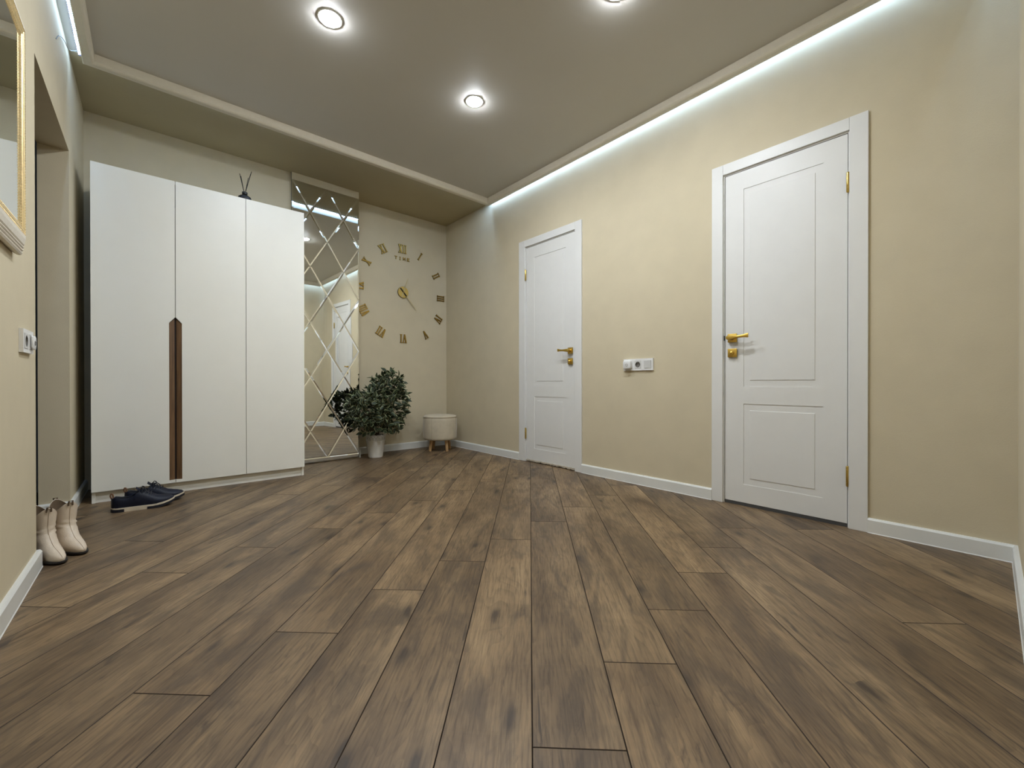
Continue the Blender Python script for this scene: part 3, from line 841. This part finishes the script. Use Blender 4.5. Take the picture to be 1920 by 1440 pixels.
def hollow_insert(parent, fn, cu, cz, s=0.027, r=0.0205):
    """square insert plate with a round hole"""
    n = 24; outer = []; inner = []
    for k in range(n):
        a = 2*PI*k/n; c, d = math.cos(a), math.sin(a); q = max(abs(c), abs(d))
        outer.append((c/q*s, d/q*s)); inner.append((c*r, d*r))
    rings = [[fn(cu+u, 0.006, cz+v) for u, v in outer], [fn(cu+u*0.985, 0.0128, cz+v*0.985) for u, v in outer], [fn(cu+u, 0.0128, cz+v) for u, v in inner]]
    return mk('socket_insert', loft(rings, False, False), M['plastic_in'], parent)
def frame_plate(parent, fn, u0, u1, z0, z1, holes):
    """outer plate, with square windows"""
    g = []
    def b(a0, a1, c0, c1, w0, w1):
        V = [fn(u, w, z) for w in (w0, w1) for u, z in ((a0, c0), (a1, c0), (a1, c1), (a0, c1))]
        return V, [(0,3,2,1),(4,5,6,7),(0,1,5,4),(1,2,6,5),(2,3,7,6),(3,0,4,7)]
    hs = 0.0275; cz = (z0+z1)/2
    xs = [u0]
    for h in holes: xs += [h-hs, h+hs]
    xs.append(u1)
    g += [b(u0, u1, z0, cz-hs, 0.0003, 0.011), b(u0, u1, cz+hs, z1, 0.0003, 0.011)]
    for i in range(0, len(xs), 2): g.append(b(xs[i], xs[i+1], cz-hs, cz+hs, 0.0003, 0.011))
    g.append(b(u0+0.004, u1-0.004, z0+0.004, z1-0.004, 0.0003, 0.004))
    return mk('frame', join(*g), M['plastic'], parent)
def adapter(label, fn, cu, cz, sz, dpt):
    t = thing('power_adapter', label, 'adapter', fn(cu, 0.013, cz))
    rings = []
    for w, k in ((0.0135, 0.8), (0.016, 0.97), (0.02, 1.0), (dpt-0.006, 1.0), (dpt-0.002, 0.95), (dpt, 0.84)):
        rg = []
        for i in range(24):
            a = 2*PI*i/24; c, d = math.cos(a), math.sin(a); e = 0.42
            rg.append(fn(cu + math.copysign(abs(c)**e, c)*sz*0.5*k, w, cz + math.copysign(abs(d)**e, d)*sz*0.5*k))
        rings.append(rg)
    mk('body', loft(rings), M['plastic'], t, True, angle=50)
    pts = [fn(cu + 0.008*math.cos(a) - 0.002, dpt+0.0006, cz + 0.008*math.sin(a)-0.002) for a in [2*PI*i/20 for i in range(20)]]
    mk('mark', tube(pts, 0.0011, 6, True), M['grey_hole'], t, True)
    return t
# right wall triple
fr = lambda u, w, z: (R-w, u, z)
U0, U1, Z0, Z1 = 1.553, 1.793, 0.826, 0.911
s1 = thing('wall_socket', 'white triple socket and switch panel between the doors', 'socket', (R, (U0+U1)/2, (Z0+Z1)/2))
cs = [U1-0.042, (U0+U1)/2, U0+0.042]; cz = (Z0+Z1)/2
frame_plate(s1, fr, U0, U1, Z0, Z1, sorted(cs))
for c_ in cs[:2]:
    i_ = hollow_insert(s1, fr, c_, cz); well(i_, fr, c_, cz)
rk = [fr(cs[2]+u, w, cz+z) for w in (0.004, 0.0135) for u, z in ((-0.0268, -0.0268), (0.0268, -0.0268), (0.0268, 0.0268), (-0.0268, 0.0268))]
rk[6] = fr(cs[2]+0.0268, 0.0165, cz+0.0268); rk[7] = fr(cs[2]-0.0268, 0.0165, cz+0.0268)
mk('rocker', (rk, [(0,3,2,1),(4,5,6,7),(0,1,5,4),(1,2,6,5),(2,3,7,6),(3,0,4,7)]), M['plastic_in'], s1)
adapter('white power adapter plugged in beside the far door socket panel', fr, cs[0]+0.002, cz+0.001, 0.064, 0.036)
# left wall double
fl = lambda u, w, z: (LX+w, u, z)
U0, U1, Z0, Z1 = 2.205, 2.370, 0.846, 0.929
s2 = thing('wall_socket', 'white double socket on the left wall by the doorway', 'socket', (LX, (U0+U1)/2, (Z0+Z1)/2))
cs = [U0+0.042, U1-0.042]; cz = (Z0+Z1)/2
frame_plate(s2, fl, U0, U1, Z0, Z1, cs)
for c_ in cs:
    i_ = hollow_insert(s2, fl, c_, cz); well(i_, fl, c_, cz)
adapter('small white plug in the left wall socket', fl, cs[1]+0.002, cz, 0.052, 0.021)

# ------------------------------------------------------------------ gilt framed mirror on the left wall
FY0, FY1, FZ0, FZ1 = 1.58, 2.125, 1.165, 1.950
KY = 0.74
fm_ = thing('framed_mirror', 'wall mirror in a cream and gilt frame at upper left', 'mirror', (LX, (FY0+FY1)/2, FZ0))
# profile: (distance inwards from the outer edge, distance out of the wall), material
FP = [(0.004, 0.003), (0.0, 0.010), (0.0, 0.019), (0.006, 0.023), (0.010, 0.0215), (0.014, 0.0255), (0.018, 0.024), (0.022, 0.028), (0.026, 0.0265),
      (0.030, 0.030), (0.046, 0.0345), (0.056, 0.0355), (0.062, 0.0345), (0.066, 0.0315), (0.070, 0.0335), (0.074, 0.0325), (0.078, 0.0300), (0.088, 0.0275), (0.088, 0.006)]
def fcorner(k, u):
    return ((FY0+u*KY, FZ0+u), (FY1-u*KY, FZ0+u), (FY1-u*KY, FZ1-u), (FY0+u*KY, FZ1-u))[k % 4]
for k in range(4):
    n = len(FP); V = []
    for kk in (k, k+1):
        V += [(LX+w, *fcorner(kk, u)) for u, w in FP]
    Fc = []; fmt = []
    for i in range(n):
        Fc.append((i, (i+1) % n, (i+1) % n+n, i+n)); fmt.append(1 if 11 <= i <= 17 else 0)
    mk('frame_bar', (V, Fc), [M['framecream'], M['framegold']], fm_, fmats=fmt)
mk('glass', box(LX+0.008, LX+0.027, FY0+0.085*KY, FY1-0.085*KY, FZ0+0.085, FZ1-0.085), M['mirror'], fm_)
# row of gilt beads along the inner edge
V, Fc = [], []
def bead(y, z, w, r):
    o = len(V)
    V.extend([(LX+w, y-r, z), (LX+w, y+r, z), (LX+w, y, z-r), (LX+w, y, z+r), (LX+w+r, y, z)])
    Fc.extend([(o, o+2, o+4), (o+2, o+1, o+4), (o+1, o+3, o+4), (o+3, o, o+4)])
for du, w in ((0.083, 0.0275), (0.059, 0.0335)):
    y0, y1, z0, z1 = FY0+du*KY, FY1-du*KY, FZ0+du, FZ1-du
    ny, nz = int((y1-y0)/0.009), int((z1-z0)/0.009)
    for i in range(ny+1):
        for z in (z0, z1): bead(y0+(y1-y0)*i/ny, z, w, 0.0036)
    for i in range(nz+1):
        for y in (y0, y1): bead(y, z0+(z1-z0)*i/nz, w, 0.0036)
bo = mk('beading', (V, Fc), M['framegold'], fm_); bo['kind'] = 'stuff'

# ------------------------------------------------------------------ potted ficus
PX, PY = 1.685, 4.005
pl = thing('potted_plant', 'variegated leafy ficus in a white lace-rimmed pot', 'plant', (PX, PY, 0))
pot = mk('pot', lathe([(0.064, 0.0), (0.068, 0.004), (0.070, 0.012), (0.0865, 0.158), (0.0885, 0.162), (0.0865, 0.166), (0.082, 0.164), (0.066, 0.014)], 40, (PX, PY, 0), True), M['pot'], pl, True)
mk('pot_liner', lathe([(0.082, 0.150), (0.0855, 0.222), (0.083, 0.222), (0.079, 0.150)], 40, (PX, PY, 0), False), M['pot_in'], pl, True)
V, Fc = [], []
def add(geo):
    global V, Fc
    o = len(V); V += list(geo[0]); Fc += [tuple(i+o for i in q) for q in geo[1]]
ns = 18
for k in range(ns):
    th0 = 2*PI*k/ns
    def on_pot(a, z): 
        rr = 0.0865 + (z-0.158)*0.125 + 0.0012
        return (PX + rr*math.cos(a), PY + rr*math.sin(a), z)
    hw = PI/ns
    add(tube([on_pot(th0 + hw*math.cos(t), 0.208 + 0.020*math.sin(t)) for t in [PI*i/8 for i in range(9)]], 0.0022, 5))
    add(tube([on_pot(th0 + hw*0.55*math.cos(t), 0.207 + 0.011*math.sin(t)) for t in [2*PI*i/10 for i in range(10)]], 0.0015, 5, True))
    add(tube([on_pot(th0 + hw + hw*math.cos(t), 0.185 + 0.022*math.sin(t)) for t in [2*PI*i/12 for i in range(12)]], 0.0019, 5, True))
    add(tube([on_pot(th0 + hw*0.9*math.cos(t), 0.176 + 0.010*math.sin(t)) for t in [2*PI*i/8 for i in range(8)]], 0.0014, 4, True))
add(tube([on_pot(2*PI*i/48, 0.1655) for i in range(48)], 0.003, 6, True))
lace = mk('lace_rim', (V, Fc), M['pot'], pl, True); lace['kind'] = 'stuff'
mk('soil', lathe([(0.001, 0.196), (0.05, 0.199), (0.081, 0.194)], 24, (PX, PY, 0), False), M['soil'], pl, True)
# branches and leaves
rl = random.Random(21)
lobes = [((1.775, 3.945, 0.55), (0.225, 0.180, 0.245), 470), ((1.56, 3.865, 0.49), (0.200, 0.155, 0.165), 330), ((1.80, 3.955, 0.73), (0.155, 0.14, 0.135), 165),
         ((1.69, 3.93, 0.325), (0.235, 0.16, 0.105), 190), ((1.43, 3.845, 0.555), (0.085, 0.07, 0.08), 26)]
bts = []
stems = []
for i in range(26):
    c, s, n = lobes[i % 5]
    e = Vector((c[0]+rl.uniform(-.75, .75)*s[0], c[1]+rl.uniform(-.75, .75)*s[1], c[2]+rl.uniform(-.4, .8)*s[2]))
    p0 = Vector((PX+rl.uniform(-.02, .02), PY+rl.uniform(-.02, .02), 0.19))
    m_ = p0.lerp(e, 0.5) + Vector((0, 0, 0.06))
    add_ = tube(spline([p0, m_, e], 4), [0.004-0.0003*j for j in range(9)], 5)
    stems.append(add_)
mk('stems', join(*stems), M['stem'], pl, True)['kind'] = 'stuff'
def leaf_mesh():
    prof = [(0.0, 0.004), (0.12, 0.17), (0.32, 0.275), (0.55, 0.265), (0.78, 0.15), (1.0, 0.0)]
    V = []; Fc = []; fm = []
    for t, w in prof:
        zc = -0.18*t*t
        wi = w*0.80
        V += [(t, -w, zc+0.10*w/0.23), (t, -wi, zc+0.05), (t, 0, zc), (t, wi, zc+0.05), (t, w, zc+0.10*w/0.23)]
    for i in range(len(prof)-1):
        for k in range(4):
            a = i*5+k; Fc.append((a, a+1, a+6, a+5)); fm.append(1 if k in (0, 3) else 0)
    me = bpy.data.meshes.new('leaf'); me.from_pydata(V, [], Fc)
    me.materials.append(M['leaf']); me.materials.append(M['leafrim'])
    for p, i in zip(me.polygons, fm): p.material_index = i
    me.shade_smooth()
    return me, V, Fc, fm
lm, LV, LF, LFM = leaf_mesh()
cand = []
for c, s, n in lobes:
    for i in range(n):
        while True:
            v = Vector((rl.uniform(-1, 1), rl.uniform(-1, 1), rl.uniform(-1, 1)))
            if 0.15 < v.length < 1.0: break
        v = v.normalized() * (v.length ** 0.72)
        p = Vector((c[0]+v.x*s[0], c[1]+v.y*s[1], c[2]+v.z*s[2]))
        rad = (p - Vector((c[0], c[1], c[2]-0.06))).normalized()
        d = (rad*0.75 + Vector((rl.gauss(0, .5), rl.gauss(0, .5), rl.gauss(-0.12, .5)))).normalized()
        L = rl.uniform(0.046, 0.072)
        tip = p + d*L
        if max(p.y, tip.y) > 4.045 and min(p.x, tip.x) < XS+0.02: continue
        if max(p.y, tip.y) > BB-0.02 or min(p.z, tip.z) < 0.205: continue
        z = rad*0.8 + Vector((rl.gauss(0, .45)-0.25, rl.gauss(0, .45)-0.35, rl.gauss(0.55, .35))); z = (z - d*z.dot(d)).normalized()
        y = z.cross(d)
        m4 = Matrix(((d.x, y.x, z.x, p.x), (d.y, y.y, z.y, p.y), (d.z, y.z, z.z, p.z), (0, 0, 0, 1))) @ Matrix.Diagonal((L, L, L, 1))
        cand.append((p, m4))
fw = Vector((0.656, 0.755, 0))
cen = Vector((1.64, 3.93, 0.52))
def front(pm):
    q = pm[0]-cen
    return q.dot(-fw) + 0.35*(q - fw*q.dot(fw)).length
cand.sort(key=front, reverse=True)
for p, m4 in cand[:300]:
    o = bpy.data.objects.new('leaf', lm); COL.objects.link(o); o.parent = pl
    o.matrix_local = Matrix.Translation(-ROOT[pl.name]) @ m4
V, Fc, FM = [], [], []
for p, m4 in cand[300:]:
    o = len(V); V += [tuple(m4 @ Vector(v)) for v in LV]; Fc += [tuple(i+o for i in q) for q in LF]; FM += LFM
mk('foliage', (V, Fc), [M['leaf'], M['leafrim']], pl, True, fmats=FM)['kind'] = 'stuff'

# ------------------------------------------------------------------ round stool
SX, SY, SR = 2.395, 3.960, 0.180
st = thing('stool', 'round cream velvet stool on beech legs in the corner', 'stool', (SX, SY, 0))
mk('drum', lathe([(0.150, 0.120), (0.168, 0.123), (0.177, 0.132), (0.181, 0.150), (0.183, 0.24), (0.182, 0.33), (0.180, 0.362), (0.178, 0.366)], 48, (SX, SY, 0)), M['velvet'], st, True)
mk('seat_pad', lathe([(0.178, 0.365), (0.179, 0.371), (0.172, 0.380), (0.15, 0.386), (0.10, 0.390), (0.04, 0.392), (0.001, 0.392)], 48, (SX, SY, 0)), M['velvet'], st, True)
mk('piping', tube([(SX+0.1805*math.cos(2*PI*i/48), SY+0.1805*math.sin(2*PI*i/48), 0.367) for i in range(48)], 0.0035, 8, True), M['piping'], st, True)
fa = math.atan2(-0.755, -0.656)
for off in (-0.32, 1.30, 2.9, 4.3):
    a = fa + off
    mk('seam', tube([(SX+r_*math.cos(a), SY+r_*math.sin(a), z) for r_, z in ((0.176, 0.128), (0.1818, 0.15), (0.1838, 0.24), (0.1828, 0.33), (0.181, 0.362))], 0.0016, 6), M['piping'], st, True)
for a in (fa-0.785, fa+0.785, fa+2.356, fa-2.356):
    c_, s_ = math.cos(a), math.sin(a)
    mk('leg', tube([(SX+0.112*c_, SY+0.112*s_, 0.125), (SX+0.122*c_, SY+0.122*s_, 0.06), (SX+0.130*c_, SY+0.130*s_, 0.0)], [0.0185, 0.0165, 0.0145], 14), M['legwood'], st, True)

# ------------------------------------------------------------------ cream ankle boots
def boot(label, toe, heel, mirror_side):
    toe, heel = Vector(toe), Vector(heel); d = (toe-heel).normalized(); s = Vector((-d.y, d.x))
    org = heel + d*0.085                        # ankle axis on the floor
    t = thing('ankle_boot', label, 'boot', (org.x, org.y, 0), 'pair of cream ankle boots')
    LT = (toe-heel).length - 0.085
    def W(u, v, z): q = org + d*u + s*(v*mirror_side); return (q.x, q.y, z)
    front = [(0.012, LT-0.004), (0.024, LT), (0.036, LT-0.012), (0.05, LT-0.040), (0.065, LT-0.072), (0.085, 0.072), (0.105, 0.056), (0.125, 0.049), (0.15, 0.050), (0.18, 0.053), (0.215, 0.056)]
    back = [(0.012, -0.070), (0.03, -0.076), (0.06, -0.074), (0.09, -0.062), (0.12, -0.056), (0.15, -0.057), (0.18, -0.060), (0.215, -0.062)]
    half = [(0.012, 0.034), (0.03, 0.0385), (0.05, 0.038), (0.08, 0.036), (0.11, 0.035), (0.13, 0.035), (0.16, 0.038), (0.215, 0.040)]
    n = 36
    def ring(z, k=1.0, zfun=None):
        f, b_, h = interp(front, z), interp(back, z), interp(half, z)
        wr = 0.0
        pts = []
        for i in range(n):
            a = 2*PI*i/n; ca, sa = math.cos(a), math.sin(a)
            if ca >= 0:
                u = f*(abs(ca)**0.92); low = max(0.0, min(1.0, (0.085-z)/0.06))
                wfac = 1.0 - 0.10*low*max(0, u/f-0.35)
                v = h*math.copysign(abs(sa)**(0.80+0.12*low), sa)*wfac
            else:
                u = b_*(abs(ca)**0.95); v = h*0.92*math.copysign(abs(sa)**0.85, sa)
                v = h*math.copysign(abs(sa)**0.85, sa)*(0.86+0.14*abs(sa))
            # creases around the ankle
            cr = (0.0016*math.sin(z*300 + 3.2*math.sin(a+0.6)) + 0.0013*math.sin(z*520 - 2.6*math.cos(a*2+0.4))) * math.exp(-((z-0.112)/0.026)**2)
            rr = math.hypot(u, v) or 1
            u *= (1 + cr/rr*1.4)*k; v *= (1 + cr/rr*1.4)*k
            zz = zfun(a, z) if zfun else z
            pts.append(W(u, v, zz))
        return pts
    rim = lambda a, z: z - 0.040*max(0, (z-0.15)/0.065)*(abs(math.sin(a))**1.7)
    zs = [0.012, 0.018, 0.026, 0.034, 0.042, 0.05, 0.058, 0.066, 0.075, 0.085, 0.095, 0.103, 0.109, 0.114, 0.119, 0.124, 0.129, 0.135, 0.145, 0.16, 0.175, 0.19, 0.205, 0.215]
    mk('upper', loft([ring(z, 1, rim) for z in zs], True, False), M['boot'], t, True, angle=70)
    mk('lining', loft([ring(z, 0.955, rim) for z in (0.2155, 0.20, 0.18, 0.165)], False, True), M['bootdark'], t, True, angle=70)
    mk('rim_edge', loft([ring(0.2145, 1.004, rim), ring(0.2165, 0.98, rim), ring(0.2145, 0.95, rim)], False, False), M['boot'], t, True)
    def sole_ring(z, k, u_min=-9, u_max=9):
        r_ = []
        f, b_, h = interp(front, 0.02)+0.004, interp(back, 0.02)-0.003, interp(half, 0.03)+0.002
        for i in range(n):
            a = 2*PI*i/n; ca, sa = math.cos(a), math.sin(a)
            u = (f if ca >= 0 else -b_)*math.copysign(abs(ca)**0.92, ca); v = h*math.copysign(abs(sa)**0.85, sa)
            u = min(max(u*k, u_min), u_max)
            r_.append(W(u, v*k, z))
        return r_
    mk('sole', loft([sole_ring(0.004, 0.96), sole_ring(0.007, 1.0), sole_ring(0.013, 1.0), sole_ring(0.0135, 0.97)]), M['sole'], t, True)
    mk('heel_block', loft([sole_ring(0.0, 0.96, -9, -0.018), sole_ring(0.008, 1.0, -9, -0.012)]), M['sole'], t, True)
    # seams: front centre and across the vamp
    fr_ = lambda z: interp(front, z)+0.0008
    mk('seam', tube([W(fr_(z), 0.0, z) for z in (0.205, 0.18, 0.15, 0.13, 0.11, 0.095, 0.085, 0.072, 0.06, 0.05, 0.042, 0.034, 0.028)], 0.0009, 6), M['bootseam'], t, True)
    for u, z in ((0.058, 0.213), (-0.063, 0.213)):
        mk('pull_loop', tube([W(u, -0.007, z-0.012), W(u+math.copysign(0.003, u), -0.006, z+0.008), W(u+math.copysign(0.003, u), 0.006, z+0.008), W(u, 0.007, z-0.012)], 0.003, 6), M['bootdark'], t, True)
    return t
boot('cream leather ankle boot farther from the doorway edge', (-0.218, 2.552), (-0.334, 2.770), 1)
boot('cream leather ankle boot half hidden by the doorway edge', (-0.272, 2.474), (-0.388, 2.692), -1)

# ------------------------------------------------------------------ navy sneakers
def sneaker(label, heel, toe, side):
    heel, toe = Vector(heel), Vector(toe); d = (toe-heel).normalized(); s = Vector((-d.y, d.x)); L = (toe-heel).length
    t = thing('sneaker', label, 'shoe', (heel.x, heel.y, 0), 'pair of navy sneakers')
    def W(x, v, z): q = heel + d*(x*L) + s*(v*side); return (q.x, q.y, z)
    half = [(0.0, 0.012), (0.03, 0.026), (0.12, 0.034), (0.3, 0.035), (0.5, 0.040), (0.68, 0.047), (0.82, 0.044), (0.93, 0.030), (0.985, 0.014), (1.0, 0.006)]
    spring = lambda x: 0.022*max(0, (x-0.62)/0.38)**2 + 0.003*max(0, (0.08-x)/0.08)
    topz = [(0.0, 0.078), (0.04, 0.084), (0.15, 0.076), (0.28, 0.074), (0.36, 0.086), (0.42, 0.112), (0.47, 0.110), (0.58, 0.092), (0.72, 0.070), (0.85, 0.060), (0.95, 0.050), (1.0, 0.036)]
    rimz = [(0.0, 0.078), (0.04, 0.084), (0.15, 0.072), (0.3, 0.070), (0.42, 0.090), (0.5, 0.096)]
    stn = [0.0, 0.012, 0.03, 0.06, 0.1, 0.15, 0.2, 0.26, 0.32, 0.36, 0.40, 0.44, 0.48, 0.53, 0.58, 0.64, 0.7, 0.76, 0.82, 0.88, 0.92, 0.95, 0.975, 0.99, 1.0]
    opn = [(-.94, 0), (-1.0, .25), (-.97, .6), (-.88, .97), (-.82, 1.0), (-.74, .93), (-.66, .4), (0, .38), (.66, .4), (.74, .93), (.82, 1.0), (.88, .97), (.97, .6), (1.0, .25), (.94, 0)]
    cls = [(-.94, 0), (-1.0, .25), (-.95, .52), (-.80, .74), (-.66, .84), (-.5, .91), (-.28, .98), (0, 1.0), (.28, .98), (.5, .91), (.66, .84), (.80, .74), (.95, .52), (1.0, .25), (.94, 0)]
    rings, rin = [], []
    for x in stn:
        h = interp(half, x); zb = 0.018 + spring(x); zt = interp(topz, x) + spring(x)*0.35
        k = 0.0 if 0.03 < x < 0.38 else 1.0
        if x <= 0.03: k = 1.0 if x < 0.02 else 0.35
        if 0.36 <= x <= 0.44: k = (x-0.36)/0.08
        r_ = []
        for (a, b_), (c, e) in zip(opn, cls):
            v = a + (c-a)*k; zz = b_ + (e-b_)*k
            r_.append(W(x, v*h, zb + (zt-zb)*zz))
        rings.append(r_)
    up = mk('upper', loft(rings, True, True, closed=True), [M['navy'], M['navyin']], t, True, angle=60)
    n15 = 15
    for p in up.data.polygons:
        c_ = p.center
        ids = [i % n15 for i in p.vertices]; stx = [i // n15 for i in p.vertices]
        if len(p.vertices) == 4 and all(5 <= i <= 9 for i in ids) and all(2 <= q <= 10 for q in stx): p.material_index = 1
    # midsole band and dark heel / forefoot rubber
    def band(z0, z1, x0, x1, grow, mat, name):
        m = 22; R_ = []
        for zf in (0, 1):
            pts = []
            xs = [x0 + (x1-x0)*(0.5-0.5*math.cos(PI*i/m)) for i in range(m+1)]
            for x in xs: pts.append((x, interp(half, x)+grow))
            for x in xs[::-1]: pts.append((x, -interp(half, x)-grow))
            R_.append([W(x, v, spring(x) + (z1 if zf else z0)) for x, v in pts])
        return mk(name, loft(R_), mat, t, True, angle=30)
    band(0.006, 0.0235, 0.0, 1.0, 0.0032, M['sneakwhite'], 'midsole')
    band(0.0, 0.0165, -0.004, 0.205, 0.0042, M['navydark'], 'outsole')
    band(0.0, 0.0145, 0.56, 1.004, 0.0042, M['navydark'], 'outsole')
    band(0.0, 0.008, 0.15, 0.62, 0.0028, M['sneakwhite'], 'outsole')
    # tongue, laces, heel tab
    tg = [[W(x, v, interp(topz, 0.47) - (x-0.40)*0.16 + dz + (0.006 if abs(v) < 0.01 else 0.0)) for v in (-0.022, -0.012, 0.0, 0.012, 0.022)] for x, dz in ((0.375, 0.010), (0.40, 0.008), (0.44, 0.004), (0.50, 0.0))]
    tg = [r_ + [tuple(Vector(q)-Vector((0, 0, 0.004))) for q in r_[::-1]] for r_ in tg]
    mk('tongue', loft(tg), M['navy'], t, True)
    for i, x in enumerate((0.43, 0.475, 0.52, 0.565, 0.61)):
        h = interp(half, x); zt = interp(topz, x) + 0.002
        mk('lace', tube(spline([W(x, -0.72*h, zt-0.020), W(x+0.008, -0.4*h, zt-0.002), W(x+0.012, 0, zt+0.003), W(x+0.008, 0.4*h, zt-0.002), W(x, 0.72*h, zt-0.020)], 4), 0.0026, 6), M['navydark'], t, True)
    zt = interp(topz, 0.46)
    for sg in (-1, 1):
        mk('lace', tube(spline([W(0.46, 0, zt+0.004), W(0.47, sg*0.022, zt+0.014), W(0.50, sg*0.036, zt+0.004), W(0.50, sg*0.022, zt-0.004), W(0.465, sg*0.004, zt+0.005)], 5), 0.0024, 6), M['navydark'], t, True)
        mk('lace', tube(spline([W(0.465, 0, zt+0.005), W(0.52, sg*0.014, zt+0.003), W(0.57, sg*0.026, zt-0.014)], 5), 0.0022, 6), M['navydark'], t, True)
    mk('heel_tab', tube(spline([W(0.012, 0, 0.070), W(-0.012, 0, 0.090), W(0.0, 0, 0.104), W(0.022, 0, 0.098), W(0.03, 0, 0.080)], 5), 0.0038, 6), M['tan'], t, True)
    return t
sneaker('navy lace-up sneaker in front, nearer the camera', (-0.172, 3.290), (0.108, 3.272), 1)
sneaker('navy lace-up sneaker behind, against the wardrobe base', (-0.120, 3.428), (0.160, 3.385), -1)
